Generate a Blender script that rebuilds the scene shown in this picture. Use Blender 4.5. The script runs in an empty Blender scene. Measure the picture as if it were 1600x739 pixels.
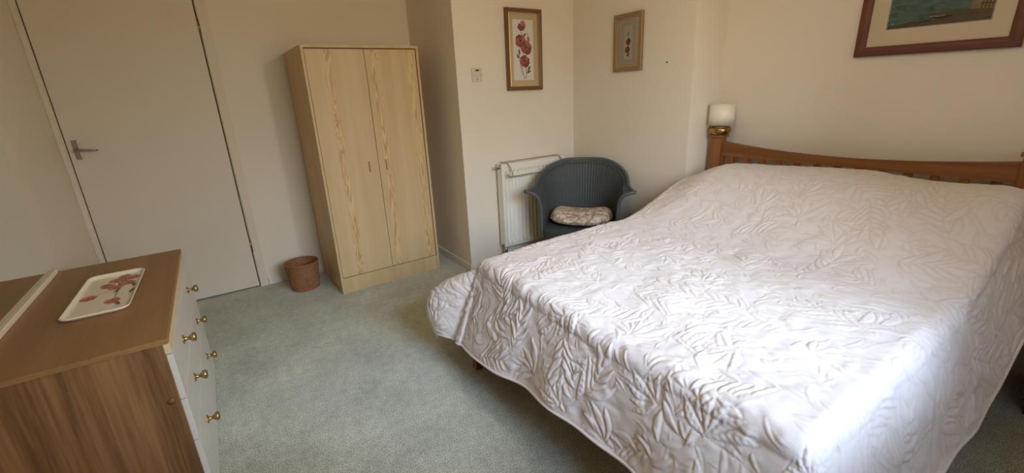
import bpy, bmesh, math, random
import numpy as np
from mathutils import Vector, Matrix

scene = bpy.context.scene
COL = scene.collection
PI = math.pi

# ------------------------------------------------------------------ camera
cam_d = bpy.data.cameras.new('camera')
cam = bpy.data.objects.new('camera', cam_d)
COL.objects.link(cam)
scene.camera = cam
cam_d.sensor_width = 36.0
cam_d.lens = 701.98 / 1600 * 36.0
cam_d.clip_start = 0.02
RT = Vector((0.83316076, -0.55111153, -0.04603507))
UP = Vector((0.20663479, 0.23300974, 0.95026761))
FW = Vector((0.51297681, 0.80123813, -0.30801339))
m3 = Matrix((RT, UP, -FW)).transposed()
cam.matrix_world = Matrix.Translation((0, 0, 1.40)) @ m3.to_4x4()

# ------------------------------------------------------------------ world, light, exposure
SKY_UP, SKY_HOR, TREES, GROUND = (0.50, 0.74, 1.20), (0.66, 0.84, 1.15), (.92, .95, .98), (0.44, 0.34, 0.20)
SKY_STRENGTH = 11.5
LAMP_STRENGTH, LAMP_COLOUR, LAMP_AT = 92.0, (1.0, .86, .66), (1.22, 1.05, 2.08)
WIN_X0, WIN_X1, WIN_Z0, WIN_Z1 = 0.50, 1.80, 0.85, 2.12
FRONT_Y = -0.26
world = bpy.data.worlds.new('daylight')
scene.world = world
world.use_nodes = True
wn, wl = world.node_tree.nodes, world.node_tree.links
wn.clear()
w_out = wn.new('ShaderNodeOutputWorld'); w_bg = wn.new('ShaderNodeBackground')
w_tc = wn.new('ShaderNodeTexCoord'); w_sep = wn.new('ShaderNodeSeparateXYZ')
w_map = wn.new('ShaderNodeMapRange'); w_map.inputs['From Min'].default_value = -1
w_ramp = wn.new('ShaderNodeValToRGB')
wl.new(w_tc.outputs['Generated'], w_sep.inputs[0])
wl.new(w_sep.outputs['Z'], w_map.inputs['Value'])
wl.new(w_map.outputs[0], w_ramp.inputs[0])
wl.new(w_ramp.outputs[0], w_bg.inputs[0])
wl.new(w_bg.outputs[0], w_out.inputs[0])
w_bg.inputs['Strength'].default_value = SKY_STRENGTH
cr = w_ramp.color_ramp
cr.elements[0].position = 0.0; cr.elements[0].color = (*[c * .45 for c in GROUND], 1)
cr.elements[1].position = 1.0; cr.elements[1].color = (*[c * 1.5 for c in SKY_UP], 1)
for pos, c in ((0.49, [v * .55 for v in GROUND]), (0.52, [v * .42 for v in TREES]), (0.60, [v * .62 for v in TREES]), (0.74, [v * 1.5 for v in SKY_HOR])):
    e = cr.elements.new(pos); e.color = (*c, 1)
port_d = bpy.data.lights.new('window_portal', 'AREA')
port_d.shape = 'RECTANGLE'; port_d.size = WIN_X1 - WIN_X0; port_d.size_y = WIN_Z1 - WIN_Z0
port_d.cycles.is_portal = True
port = bpy.data.objects.new('window_portal', port_d); COL.objects.link(port)
port.location = ((WIN_X0 + WIN_X1) / 2, FRONT_Y - 0.02, (WIN_Z0 + WIN_Z1) / 2)
port.rotation_euler = (PI / 2, 0, 0)     # shines towards +Y

scene.view_settings.view_transform = 'Standard'
scene.view_settings.look = 'None'
scene.view_settings.gamma = 1.0
scene.view_settings.use_curve_mapping = False
scene.view_settings.exposure = 0.86
scene.render.engine = 'CYCLES'
scene.cycles.use_denoising = True
scene.cycles.max_bounces = 10
scene.cycles.diffuse_bounces = 7
scene.cycles.sample_clamp_indirect = 6.0
scene.cycles.caustics_reflective = False
scene.cycles.caustics_refractive = False

# ------------------------------------------------------------------ materials
def srgb(r, g, b):
    f = lambda c: (c / 255 / 12.92) if c / 255 <= .04045 else ((c / 255 + .055) / 1.055) ** 2.4
    return (f(r), f(g), f(b), 1.0)

def mat(name, col, rough=.6, metal=0.0, spec=.5, noise=None, bump=None, sheen=0.0):
    """noise=(scale, amount, stretch) varies the colour, bump=(scale, strength, distance, stretch)"""
    m = bpy.data.materials.new(name); m.use_nodes = True
    nt = m.node_tree; n, l = nt.nodes, nt.links
    b = n['Principled BSDF']
    b.inputs['Base Color'].default_value = col
    b.inputs['Roughness'].default_value = rough
    b.inputs['Metallic'].default_value = metal
    b.inputs['Specular IOR Level'].default_value = spec
    if sheen: b.inputs['Sheen Weight'].default_value = sheen
    tc = n.new('ShaderNodeTexCoord')
    def tex(scale, stretch, detail=4):
        mp = n.new('ShaderNodeMapping'); mp.inputs['Scale'].default_value = stretch
        t = n.new('ShaderNodeTexNoise'); t.inputs['Scale'].default_value = scale; t.inputs['Detail'].default_value = detail
        l.new(tc.outputs['Object'], mp.inputs[0]); l.new(mp.outputs[0], t.inputs['Vector'])
        return t
    if noise:
        sc, amt, st = noise
        t = tex(sc, st)
        r = n.new('ShaderNodeMapRange'); r.inputs['From Min'].default_value = .3; r.inputs['From Max'].default_value = .7
        r.inputs['To Min'].default_value = 1 - amt; r.inputs['To Max'].default_value = 1 + amt
        l.new(t.outputs[0], r.inputs['Value'])
        mx = n.new('ShaderNodeMix'); mx.data_type = 'RGBA'; mx.blend_type = 'MULTIPLY'; mx.inputs[0].default_value = 1
        mx.inputs[6].default_value = col
        l.new(r.outputs[0], mx.inputs[7]); l.new(mx.outputs[2], b.inputs['Base Color'])
    if bump:
        sc, stg, dist, st = bump
        t = tex(sc, st, 3)
        bp = n.new('ShaderNodeBump'); bp.inputs['Strength'].default_value = stg; bp.inputs['Distance'].default_value = dist
        l.new(t.outputs[0], bp.inputs['Height']); l.new(bp.outputs[0], b.inputs['Normal'])
    return m

ONE = (1, 1, 1)
M = {}
M['paint'] = mat('cream_wall_paint', srgb(228, 218, 201), .85, noise=(1.3, .02, ONE), bump=(90, .12, .003, ONE))
M['ceiling'] = mat('ceiling_paint', srgb(238, 230, 212), .9)
M['gloss_white'] = mat('white_gloss_paint', srgb(226, 218, 204), .45, noise=(3, .02, ONE))
M['casing'] = mat('casing_paint', srgb(220, 208, 188), .6)
M['door'] = mat('door_paint', srgb(216, 205, 187), .5, noise=(2, .015, ONE))
M['rail_cream'] = mat('cream_rail_paint', srgb(246, 232, 204), .4)
M['tray_red'] = mat('tray_poppy_red', srgb(212, 122, 98), .4, noise=(120, .2, ONE))
M['tray_deep'] = mat('tray_poppy_deep_red', srgb(192, 96, 80), .4, noise=(120, .2, ONE))
M['metal'] = mat('satin_aluminium', srgb(168, 162, 152), .32, 1.0)
M['brass'] = mat('polished_brass', srgb(186, 156, 104), .24, 1.0)
M['old_brass'] = mat('aged_brass', srgb(168, 140, 88), .24, 1.0)
M['white_lacquer'] = mat('white_drawer_lacquer', srgb(212, 206, 194), .3)
M['cream_strip'] = mat('cream_edge_strip', srgb(214, 194, 152), .5)
M['dark_gap'] = mat('dark_recess', srgb(40, 30, 20), .9)
M['wicker'] = mat('willow_wicker', srgb(146, 98, 60), .6, noise=(60, .35, (1, 1, 3)))
M['rad'] = mat('radiator_enamel', srgb(236, 230, 218), .4)
M['wire'] = mat('plastic_coated_wire', srgb(150, 138, 120), .4)
M['loom'] = mat('slate_blue_loom', srgb(66, 70, 69), .6, noise=(70, .1, ONE))
M['loom_rim'] = mat('slate_blue_braid', srgb(80, 86, 90), .5, noise=(90, .16, ONE), bump=(220, .5, .003, ONE))
M['shade'] = mat('ivory_lamp_shade', srgb(238, 230, 212), .35, spec=.6)
M['plastic'] = mat('white_switch_plastic', srgb(214, 200, 184), .35)
M['black'] = mat('black_plastic', srgb(26, 22, 18), .5)
M['tray'] = mat('cream_melamine', srgb(244, 230, 204), .22)
M['red'] = mat('poppy_red', srgb(184, 104, 94), .6, noise=(120, .25, ONE))
M['red_dark'] = mat('poppy_deep_red', srgb(144, 76, 76), .6, noise=(150, .3, ONE))
M['pink'] = mat('poppy_pink', srgb(192, 118, 112), .6, noise=(140, .25, ONE))
M['stem'] = mat('stem_green', srgb(106, 112, 84), .7)
M['seed'] = mat('poppy_centre', srgb(60, 40, 42), .7)
M['paper'] = mat('print_paper', srgb(248, 240, 228), .7)
M['mount_gold'] = mat('straw_mount', srgb(218, 194, 148), .8)
M['mount_grey'] = mat('grey_beige_mount', srgb(238, 222, 204), .8)
M['mount_line'] = mat('mount_rule_line', srgb(168, 144, 124), .8)
M['mount_cream'] = mat('cream_mount', srgb(246, 226, 192), .8)
M['water'] = mat('painted_water', srgb(88, 116, 106), .7, noise=(26, .3, (1, 1, 3)))
M['shore'] = mat('painted_shore', srgb(98, 82, 58), .7, noise=(40, .3, (1, 1, 3)))
M['reeds'] = mat('painted_reeds', srgb(76, 98, 86), .7, noise=(60, .4, ONE))
M['hut'] = mat('painted_hut', srgb(150, 124, 82), .7, noise=(40, .15, ONE))
M['hull'] = mat('painted_hull', srgb(42, 38, 34), .7)
M['highlight'] = mat('painted_highlight', srgb(176, 168, 148), .7)
M['frame_brown'] = mat('brown_frame', srgb(112, 78, 46), .4, noise=(30, .15, (1, 1, 6)))
M['frame_gold'] = mat('antique_gold_frame', srgb(150, 124, 86), .45, .3, noise=(40, .12, ONE))
M['gilt'] = mat('gilt_slip', srgb(200, 172, 112), .3, .5)
M['cushion'] = mat('blotched_cushion_fabric', srgb(182, 162, 138), .9)
M['cabinet'] = mat('black_cabinet', srgb(30, 30, 30), .55)
M['nail'] = mat('rusty_nail', srgb(70, 55, 40), .5, .6)
M['mattress'] = mat('mattress_ticking', srgb(226, 222, 214), .9)

def wood(name, dark, light, axis, scale=26, bands=None, rough=.5, contrast=1.0, streak=1.0):
    """Long-grained wood; axis = grain direction in object space."""
    m = bpy.data.materials.new(name); m.use_nodes = True
    n, l = m.node_tree.nodes, m.node_tree.links
    b = n['Principled BSDF']; b.inputs['Roughness'].default_value = rough
    tc = n.new('ShaderNodeTexCoord')
    st = [1.0, 1.0, 1.0]; st['xyz'.index(axis)] = .045
    mp = n.new('ShaderNodeMapping'); mp.inputs['Scale'].default_value = st
    l.new(tc.outputs['Object'], mp.inputs[0])
    t1 = n.new('ShaderNodeTexNoise'); t1.inputs['Scale'].default_value = scale; t1.inputs['Detail'].default_value = 5; t1.inputs['Distortion'].default_value = .6
    t2 = n.new('ShaderNodeTexNoise'); t2.inputs['Scale'].default_value = scale * 7; t2.inputs['Detail'].default_value = 3
    l.new(mp.outputs[0], t1.inputs['Vector']); l.new(mp.outputs[0], t2.inputs['Vector'])
    a = n.new('ShaderNodeMath'); a.operation = 'MULTIPLY_ADD'; a.inputs[1].default_value = .35 * streak
    l.new(t2.outputs[0], a.inputs[0]); l.new(t1.outputs[0], a.inputs[2])
    r = n.new('ShaderNodeValToRGB')
    l.new(a.outputs[0], r.inputs[0]); l.new(r.outputs[0], b.inputs['Base Color'])
    mid = .5 + .175 * streak; w = .20 / contrast
    r.color_ramp.elements[0].position = mid - w; r.color_ramp.elements[0].color = dark
    r.color_ramp.elements[1].position = mid + w * .7; r.color_ramp.elements[1].color = light
    return m
M['teak_top'] = wood('teak_laminate_top', srgb(140, 102, 60), srgb(160, 122, 78), 'y', 14, rough=.45, contrast=.8)
M['teak_side'] = wood('teak_laminate_side', srgb(104, 70, 40), srgb(156, 114, 72), 'z', 17, rough=.5, contrast=.95, streak=1.3)
M['oak'] = wood('oak_bed', srgb(112, 68, 32), srgb(150, 96, 50), 'y', 16, rough=.45)
M['oak_v'] = wood('oak_bed_upright', srgb(112, 68, 32), srgb(150, 96, 50), 'z', 16, rough=.45)
M['mahogany'] = wood('mahogany_frame', srgb(84, 40, 22), srgb(106, 54, 30), 'y', 20, rough=.5)
M['ash_plain'] = wood('ash_laminate_plain', srgb(190, 162, 116), srgb(206, 178, 132), 'z', 16, rough=.5, contrast=.7)

def ash_strips(name, centres):
    """pale laminate with narrow bands of cathedral grain running up the door"""
    m = wood(name, srgb(194, 165, 120), srgb(208, 181, 138), 'z', 14, rough=.48, contrast=.6)
    n, l = m.node_tree.nodes, m.node_tree.links
    b = n['Principled BSDF']; base = b.inputs['Base Color'].links[0].from_socket
    tc = n.new('ShaderNodeTexCoord'); sep = n.new('ShaderNodeSeparateXYZ'); l.new(tc.outputs['Object'], sep.inputs[0])
    wob = n.new('ShaderNodeTexNoise'); wob.noise_dimensions = '1D'; wob.inputs['Scale'].default_value = 5
    l.new(sep.outputs['Z'], wob.inputs['W'])
    prev = None
    for c in centres:
        s1 = n.new('ShaderNodeMath'); s1.operation = 'MULTIPLY_ADD'; s1.inputs[1].default_value = .05; s1.inputs[2].default_value = -c - .025
        l.new(wob.outputs[0], s1.inputs[0])
        s2 = n.new('ShaderNodeMath'); s2.operation = 'ADD'; l.new(sep.outputs['X'], s2.inputs[0]); l.new(s1.outputs[0], s2.inputs[1])
        ab = n.new('ShaderNodeMath'); ab.operation = 'ABSOLUTE'; l.new(s2.outputs[0], ab.inputs[0])
        mr = n.new('ShaderNodeMapRange'); mr.inputs['From Min'].default_value = .012; mr.inputs['From Max'].default_value = .034
        mr.inputs['To Min'].default_value = 1; mr.inputs['To Max'].default_value = 0
        l.new(ab.outputs[0], mr.inputs['Value'])
        if prev is None: prev = mr.outputs[0]
        else:
            mxm = n.new('ShaderNodeMath'); mxm.operation = 'MAXIMUM'; l.new(prev, mxm.inputs[0]); l.new(mr.outputs[0], mxm.inputs[1]); prev = mxm.outputs[0]
    mp = n.new('ShaderNodeMapping'); mp.inputs['Scale'].default_value = (1, 1, .085); l.new(tc.outputs['Object'], mp.inputs[0])
    nz = n.new('ShaderNodeTexNoise'); nz.inputs['Scale'].default_value = 24; nz.inputs['Detail'].default_value = 2; nz.inputs['Distortion'].default_value = 1.2
    l.new(mp.outputs[0], nz.inputs['Vector'])
    mul = n.new('ShaderNodeMath'); mul.operation = 'MULTIPLY'; mul.inputs[1].default_value = 7.0; l.new(nz.outputs[0], mul.inputs[0])
    fr = n.new('ShaderNodeMath'); fr.operation = 'PINGPONG'; fr.inputs[1].default_value = .5; l.new(mul.outputs[0], fr.inputs[0])
    ln = n.new('ShaderNodeMapRange'); ln.inputs['From Min'].default_value = .05; ln.inputs['From Max'].default_value = .28
    ln.inputs['To Min'].default_value = 1; ln.inputs['To Max'].default_value = 0; l.new(fr.outputs[0], ln.inputs['Value'])
    f = n.new('ShaderNodeMath'); f.operation = 'MULTIPLY'; l.new(ln.outputs[0], f.inputs[0]); l.new(prev, f.inputs[1])
    f2 = n.new('ShaderNodeMath'); f2.operation = 'MULTIPLY'; f2.inputs[1].default_value = .75; l.new(f.outputs[0], f2.inputs[0])
    tint = n.new('ShaderNodeMix'); tint.data_type = 'RGBA'; tint.inputs[7].default_value = srgb(218, 188, 136)
    tf = n.new('ShaderNodeMath'); tf.operation = 'MULTIPLY'; tf.inputs[1].default_value = .8; l.new(prev, tf.inputs[0]); l.new(tf.outputs[0], tint.inputs[0]); l.new(base, tint.inputs[6])
    mx = n.new('ShaderNodeMix'); mx.data_type = 'RGBA'; mx.inputs[7].default_value = srgb(164, 122, 72)
    l.new(f2.outputs[0], mx.inputs[0]); l.new(tint.outputs[2], mx.inputs[6]); l.new(mx.outputs[2], b.inputs['Base Color'])
    return m

def carpet_mat():
    m = bpy.data.materials.new('sage_green_carpet'); m.use_nodes = True
    n, l = m.node_tree.nodes, m.node_tree.links
    b = n['Principled BSDF']; b.inputs['Roughness'].default_value = .95; b.inputs['Specular IOR Level'].default_value = .1
    b.inputs['Sheen Weight'].default_value = .15
    tc = n.new('ShaderNodeTexCoord')
    def nz(s, d):
        t = n.new('ShaderNodeTexNoise'); t.inputs['Scale'].default_value = s; t.inputs['Detail'].default_value = d
        l.new(tc.outputs['Object'], t.inputs['Vector']); return t
    fine, mid, big = nz(210, 3), nz(26, 4), nz(3.2, 4)
    r1 = n.new('ShaderNodeValToRGB'); l.new(fine.outputs[0], r1.inputs[0])
    r1.color_ramp.elements[0].position = .36; r1.color_ramp.elements[0].color = srgb(138, 143, 124)
    r1.color_ramp.elements[1].position = .60; r1.color_ramp.elements[1].color = srgb(214, 214, 196)
    r2 = n.new('ShaderNodeMapRange'); r2.inputs['From Min'].default_value = .3; r2.inputs['From Max'].default_value = .7
    r2.inputs['To Min'].default_value = .84; r2.inputs['To Max'].default_value = 1.14; l.new(big.outputs[0], r2.inputs['Value'])
    r3 = n.new('ShaderNodeMapRange'); r3.inputs['From Min'].default_value = .3; r3.inputs['From Max'].default_value = .7
    r3.inputs['To Min'].default_value = .88; r3.inputs['To Max'].default_value = 1.10; l.new(mid.outputs[0], r3.inputs['Value'])
    mm = n.new('ShaderNodeMath'); mm.operation = 'MULTIPLY'; l.new(r2.outputs[0], mm.inputs[0]); l.new(r3.outputs[0], mm.inputs[1])
    mx = n.new('ShaderNodeMix'); mx.data_type = 'RGBA'; mx.blend_type = 'MULTIPLY'; mx.inputs[0].default_value = 1
    l.new(r1.outputs[0], mx.inputs[6]); l.new(mm.outputs[0], mx.inputs[7]); l.new(mx.outputs[2], b.inputs['Base Color'])
    bp = n.new('ShaderNodeBump'); bp.inputs['Strength'].default_value = .8; bp.inputs['Distance'].default_value = .006
    l.new(fine.outputs[0], bp.inputs['Height']); l.new(bp.outputs[0], b.inputs['Normal'])
    return m
M['carpet'] = carpet_mat()

def glass_mat(name, tint, amount):
    m = bpy.data.materials.new(name); m.use_nodes = True
    n, l = m.node_tree.nodes, m.node_tree.links; n.clear()
    o = n.new('ShaderNodeOutputMaterial'); mix = n.new('ShaderNodeMixShader'); t = n.new('ShaderNodeBsdfTransparent'); g = n.new('ShaderNodeBsdfGlossy')
    t.inputs[0].default_value = tint; g.inputs['Roughness'].default_value = .03
    fr = n.new('ShaderNodeFresnel'); fr.inputs[0].default_value = 1.45
    mu = n.new('ShaderNodeMath'); mu.operation = 'MULTIPLY'; mu.inputs[1].default_value = amount
    l.new(fr.outputs[0], mu.inputs[0]); l.new(mu.outputs[0], mix.inputs[0]); l.new(t.outputs[0], mix.inputs[1]); l.new(g.outputs[0], mix.inputs[2]); l.new(mix.outputs[0], o.inputs[0])
    return m
M['glass'] = glass_mat('picture_glass', (.97, .975, .965, 1), .8)
M['pane'] = glass_mat('window_glass', (.98, .99, .985, 1), .9)
M['mirror'] = mat('mirror_glass', (.86, .86, .79, 1), .015, 1.0)

def cushion_mat():
    m = M['cushion']; n, l = m.node_tree.nodes, m.node_tree.links; b = n['Principled BSDF']
    tc = n.new('ShaderNodeTexCoord')
    a = n.new('ShaderNodeTexNoise'); a.inputs['Scale'].default_value = 34; a.inputs['Detail'].default_value = 3
    c = n.new('ShaderNodeTexNoise'); c.inputs['Scale'].default_value = 90; c.inputs['Detail'].default_value = 2
    l.new(tc.outputs['Object'], a.inputs['Vector']); l.new(tc.outputs['Object'], c.inputs['Vector'])
    r = n.new('ShaderNodeValToRGB'); l.new(a.outputs[0], r.inputs[0])
    r.color_ramp.elements[0].position = .40; r.color_ramp.elements[0].color = srgb(160, 138, 118)
    r.color_ramp.elements[1].position = .58; r.color_ramp.elements[1].color = srgb(222, 206, 184)
    r2 = n.new('ShaderNodeValToRGB'); l.new(c.outputs[0], r2.inputs[0])
    r2.color_ramp.elements[0].position = .32; r2.color_ramp.elements[0].color = (.12, .11, .13, 1)
    r2.color_ramp.elements[1].position = .40; r2.color_ramp.elements[1].color = (1, 1, 1, 1)
    mx = n.new('ShaderNodeMix'); mx.data_type = 'RGBA'; mx.blend_type = 'MULTIPLY'; mx.inputs[0].default_value = .8
    l.new(r.outputs[0], mx.inputs[6]); l.new(r2.outputs[0], mx.inputs[7]); l.new(mx.outputs[2], b.inputs['Base Color'])
cushion_mat()

# ------------------------------------------------------------------ mesh helpers
class MB:
    def __init__(self):
        self.bm = bmesh.new(); self.mats = []
    def mi(self, m):
        if m is None: return 0
        if m not in self.mats: self.mats.append(m)
        return self.mats.index(m)
    def _faces(self, verts, m, smooth):
        i = self.mi(m); fs = set()
        for v in verts:
            for f in v.link_faces: fs.add(f)
        for f in fs:
            f.material_index = i; f.smooth = smooth
    def box(self, x0, x1, y0, y1, z0, z1, m=None, bevel=0.0, seg=2):
        r = bmesh.ops.create_cube(self.bm, size=1.0)
        vs = r['verts']
        bmesh.ops.scale(self.bm, vec=(x1 - x0, y1 - y0, z1 - z0), verts=vs)
        bmesh.ops.translate(self.bm, vec=((x0 + x1) / 2, (y0 + y1) / 2, (z0 + z1) / 2), verts=vs)
        self._faces(vs, m, False)
        if bevel:
            i = self.mi(m)
            es = list({e for v in vs for e in v.link_edges})
            r = bmesh.ops.bevel(self.bm, geom=es, offset=bevel, segments=seg, profile=.5, affect='EDGES')
            for f in r['faces']: f.material_index = i
        return self
    def grid(self, P, m=None, close_u=False, smooth=True, flip=False):
        nu, nv = len(P), len(P[0]); i = self.mi(m)
        V = [[self.bm.verts.new(p) for p in row] for row in P]
        for a in range(nu if close_u else nu - 1):
            for b in range(nv - 1):
                q = [V[a][b], V[(a + 1) % nu][b], V[(a + 1) % nu][b + 1], V[a][b + 1]]
                if flip: q.reverse()
                f = self.bm.faces.new(q); f.material_index = i; f.smooth = smooth
        return V
    def lathe(self, prof, c, m=None, n=40, axis='z', smooth=True, cap=True, fn=None):
        """prof: [(r, h)...]; axis gives the direction of h"""
        P = []
        for k in range(n):
            a = 2 * PI * k / n; row = []
            for r, h in prof:
                if fn: r = fn(r, h, a)
                p = (r * math.cos(a), r * math.sin(a), h)
                if axis == 'x': p = (h, r * math.cos(a), r * math.sin(a))
                if axis == 'y': p = (r * math.sin(a), h, r * math.cos(a))
                row.append((c[0] + p[0], c[1] + p[1], c[2] + p[2]))
            P.append(row)
        V = self.grid(P, m, close_u=True, smooth=smooth)
        if cap:
            for j in (0, -1):
                if prof[j][0] > 1e-5:
                    f = self.bm.faces.new([V[k][j] for k in range(n)]); f.material_index = self.mi(m)
        return self
    def tube(self, pts, r, m=None, n=10, closed=False, fn=None):
        pts = [Vector(p) for p in pts]; N = len(pts); P = []
        up = None
        for k, p in enumerate(pts):
            if closed: t = pts[(k + 1) % N] - pts[k - 1]
            else: t = pts[min(k + 1, N - 1)] - pts[max(k - 1, 0)]
            t.normalize()
            if up is None:
                up = Vector((0, 0, 1)) if abs(t.z) < .9 else Vector((1, 0, 0))
            a = t.cross(up)
            if a.length < 1e-4: a = t.cross(Vector((1, 0, 0)))
            a.normalize(); b = a.cross(t).normalized(); up = b
            rr = fn(k / max(1, N - 1)) if fn else r
            P.append([p + (a * math.cos(2 * PI * j / n) + b * math.sin(2 * PI * j / n)) * rr for j in range(n)] )
        P = [row + [row[0]] for row in P]
        i = self.mi(m)
        V = [[self.bm.verts.new(p) for p in row[:-1]] for row in P]
        for a in range(N if closed else N - 1):
            for b in range(n):
                f = self.bm.faces.new([V[a][b], V[a][(b + 1) % n], V[(a + 1) % N][(b + 1) % n], V[(a + 1) % N][b]])
                f.material_index = i; f.smooth = True
        if not closed:
            for row, rev in ((V[0], True), (V[-1], False)):
                f = self.bm.faces.new(row[::-1] if rev else row); f.material_index = i
        return self
    def poly(self, pts, m=None):
        f = self.bm.faces.new([self.bm.verts.new(p) for p in pts]); f.material_index = self.mi(m); return f
    def prism(self, pts, vec, m=None):
        """closed polygon pts extruded along vec"""
        i = self.mi(m); v = Vector(vec)
        A = [self.bm.verts.new(p) for p in pts]; B = [self.bm.verts.new(Vector(p) + v) for p in pts]
        n = len(A)
        fs = [self.bm.faces.new(A[::-1]), self.bm.faces.new(B)]
        for k in range(n): fs.append(self.bm.faces.new([A[k], A[(k + 1) % n], B[(k + 1) % n], B[k]]))
        for f in fs: f.material_index = i
        return self
    def build(self, name, material=None, parent=None, recalc=True):
        if recalc: bmesh.ops.recalc_face_normals(self.bm, faces=self.bm.faces[:])
        me = bpy.data.meshes.new(name); self.bm.to_mesh(me); self.bm.free()
        ms = self.mats if self.mats else [material]
        if self.mats and material and material not in self.mats: pass
        for mm in ms: me.materials.append(mm)
        o = bpy.data.objects.new(name, me); COL.objects.link(o)
        if parent: o.parent = parent
        return o

def empty(name, loc, rz=0.0):
    o = bpy.data.objects.new(name, None); COL.objects.link(o)
    o.empty_display_size = .1; o.location = loc; o.rotation_euler = (0, 0, rz)
    return o
def tag(o, label, cat, group=None):
    o['label'] = label; o['category'] = cat
    if group: o['group'] = group
    return o
def struct(o):
    o['kind'] = 'structure'; return o
def sstep(a, b, x):
    t = np.clip((np.asarray(x, float) - a) / (b - a), 0, 1); return t * t * (3 - 2 * t)

# ------------------------------------------------------------------ the room
LX, RX, BY = -0.80, 3.004, 3.914            # left wall, headboard wall, back wall
AX, AY = 1.572, 3.091                       # the recess block
PX, PY = 2.675, 1.924                       # the pier block
CZ = 2.42
DX0, DX1, DZ = -0.764, 0.085, 2.085         # door opening
struct(MB().box(LX - .2, RX + .2, FRONT_Y - .25, BY + .3, -.06, 0).build('floor', M['carpet']))
struct(MB().box(LX - .2, RX + .2, FRONT_Y - .25, BY + .3, CZ, CZ + .08).build('ceiling', M['ceiling']))
struct(MB().box(LX - .12, LX, FRONT_Y, BY, 0, CZ).build('wall_left', M['paint']))
w = MB()
w.box(LX - .12, DX0 - .004, BY, BY + .14, 0, CZ); w.box(DX1 + .004, AX, BY, BY + .14, 0, CZ); w.box(DX0 - .004, DX1 + .004, BY, BY + .14, DZ, CZ)
w.box(DX0 - .004, DX1 + .004, BY + .06, BY + .14, 0, DZ)
struct(w.build('wall_back', M['paint']))
struct(MB().box(AX, RX + .12, AY, BY + .14, 0, CZ).build('wall_recess', M['paint']))
struct(MB().box(PX, RX + .12, PY, AY, 0, CZ).build('wall_pier', M['paint']))
struct(MB().box(RX, RX + .12, FRONT_Y, PY, 0, CZ).build('wall_right', M['paint']))
w = MB()
fy0, fy1 = FRONT_Y - .11, FRONT_Y
w.box(LX - .12, WIN_X0, fy0, fy1, 0, CZ); w.box(WIN_X1, RX + .12, fy0, fy1, 0, CZ)
w.box(WIN_X0, WIN_X1, fy0, fy1, 0, WIN_Z0); w.box(WIN_X0, WIN_X1, fy0, fy1, WIN_Z1, CZ)
struct(w.build('wall_front', M['paint']))
# window in the wall behind the camera
win = struct(empty('window_1', ((WIN_X0 + WIN_X1) / 2, fy0 + .05, WIN_Z0)))
wh, ww = WIN_Z1 - WIN_Z0, (WIN_X1 - WIN_X0) / 2
f = MB()
f.box(-ww, -ww + .05, -.03, .03, 0, wh, bevel=.004); f.box(ww - .05, ww, -.03, .03, 0, wh, bevel=.004)
f.box(-ww + .05, ww - .05, -.03, .03, 0, .05, bevel=.004); f.box(-ww + .05, ww - .05, -.03, .03, wh - .05, wh, bevel=.004)
f.box(-.022, .022, -.025, .025, .05, wh - .05, bevel=.003)
f.build('window_frame', M['gloss_white'], win)
g = MB(); g.box(-ww + .05, -.022, -.003, .003, .05, wh - .05); g.box(.022, ww - .05, -.003, .003, .05, wh - .05)
g.build('window_pane', M['pane'], win)
MB().box(-ww - .03, ww + .03, .0, .10, -.03, 0, bevel=.006).build('window_sill', M['gloss_white'], win)

# skirting boards
def skirting(name, x0, x1, y0, y1):
    b = MB(); b.box(x0, x1, y0, y1, 0, .058, bevel=.004)
    return struct(b.build(name, M['gloss_white']))
skirting('baseboard_back', .152, AX - .001, BY - .012, BY - .0005)
skirting('baseboard_alcove', AX - .012, AX - .0005, AY - .012, BY - .013)
skirting('baseboard_recess', AX, PX - .013, AY - .012, AY - .0005)
skirting('baseboard_pier', PX - .012, PX - .0005, PY - .012, AY - .013)
skirting('baseboard_right', RX - .012, RX - .0005, FRONT_Y + .013, PY - .013)
skirting('baseboard_left', LX + .0005, LX + .012, FRONT_Y + .013, BY - .02)
skirting('baseboard_front', LX + .013, RX - .013, FRONT_Y + .0005, FRONT_Y + .012)
# door casing
b = MB(); b.box(DX1 + .008, DX1 + .062, BY - .010, BY - .0003, 0, DZ + .06, bevel=.003)
b.box(LX + .0005, DX0 - .008, BY - .010, BY - .0003, 0, DZ + .06, bevel=.003)
b.box(DX0 - .008, DX1 + .008, BY - .010, BY - .0003, DZ + .006, DZ + .06, bevel=.003)
struct(b.build('trim_1', M['casing']))
# door
door = struct(empty('door_1', (DX0, BY, 0)))
dw = DX1 - DX0
MB().box(.003, dw - .004, -.004, .038, .012, DZ - .004, bevel=.002).build('door_leaf', M['door'], door)
h = empty('door_handle', (0, 0, 0)); h.parent = door
bp = MB(); bp.box(.030, .062, -.012, -.004, 1.112, 1.232, bevel=.004); bp.build('backplate', M['metal'], h)
lv = MB(); lv.lathe([(.010, 0), (.010, -.034)], (.047, -.012, 1.172), axis='y', n=20)
lv.tube([(.047, -.046, 1.172), (.062, -.05, 1.172), (.09, -.05, 1.170), (.125, -.048, 1.166), (.150, -.044, 1.163)], .008, n=12, fn=lambda t: .0095 - .004 * t)
lv.build('lever', M['metal'], h)
for z in (1.86, .30):
    MB().lathe([(.0055, 0), (.0055, .095)], (dw + .001, -.004, z), n=12).build('door_hinge', M['old_brass'], door)

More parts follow.
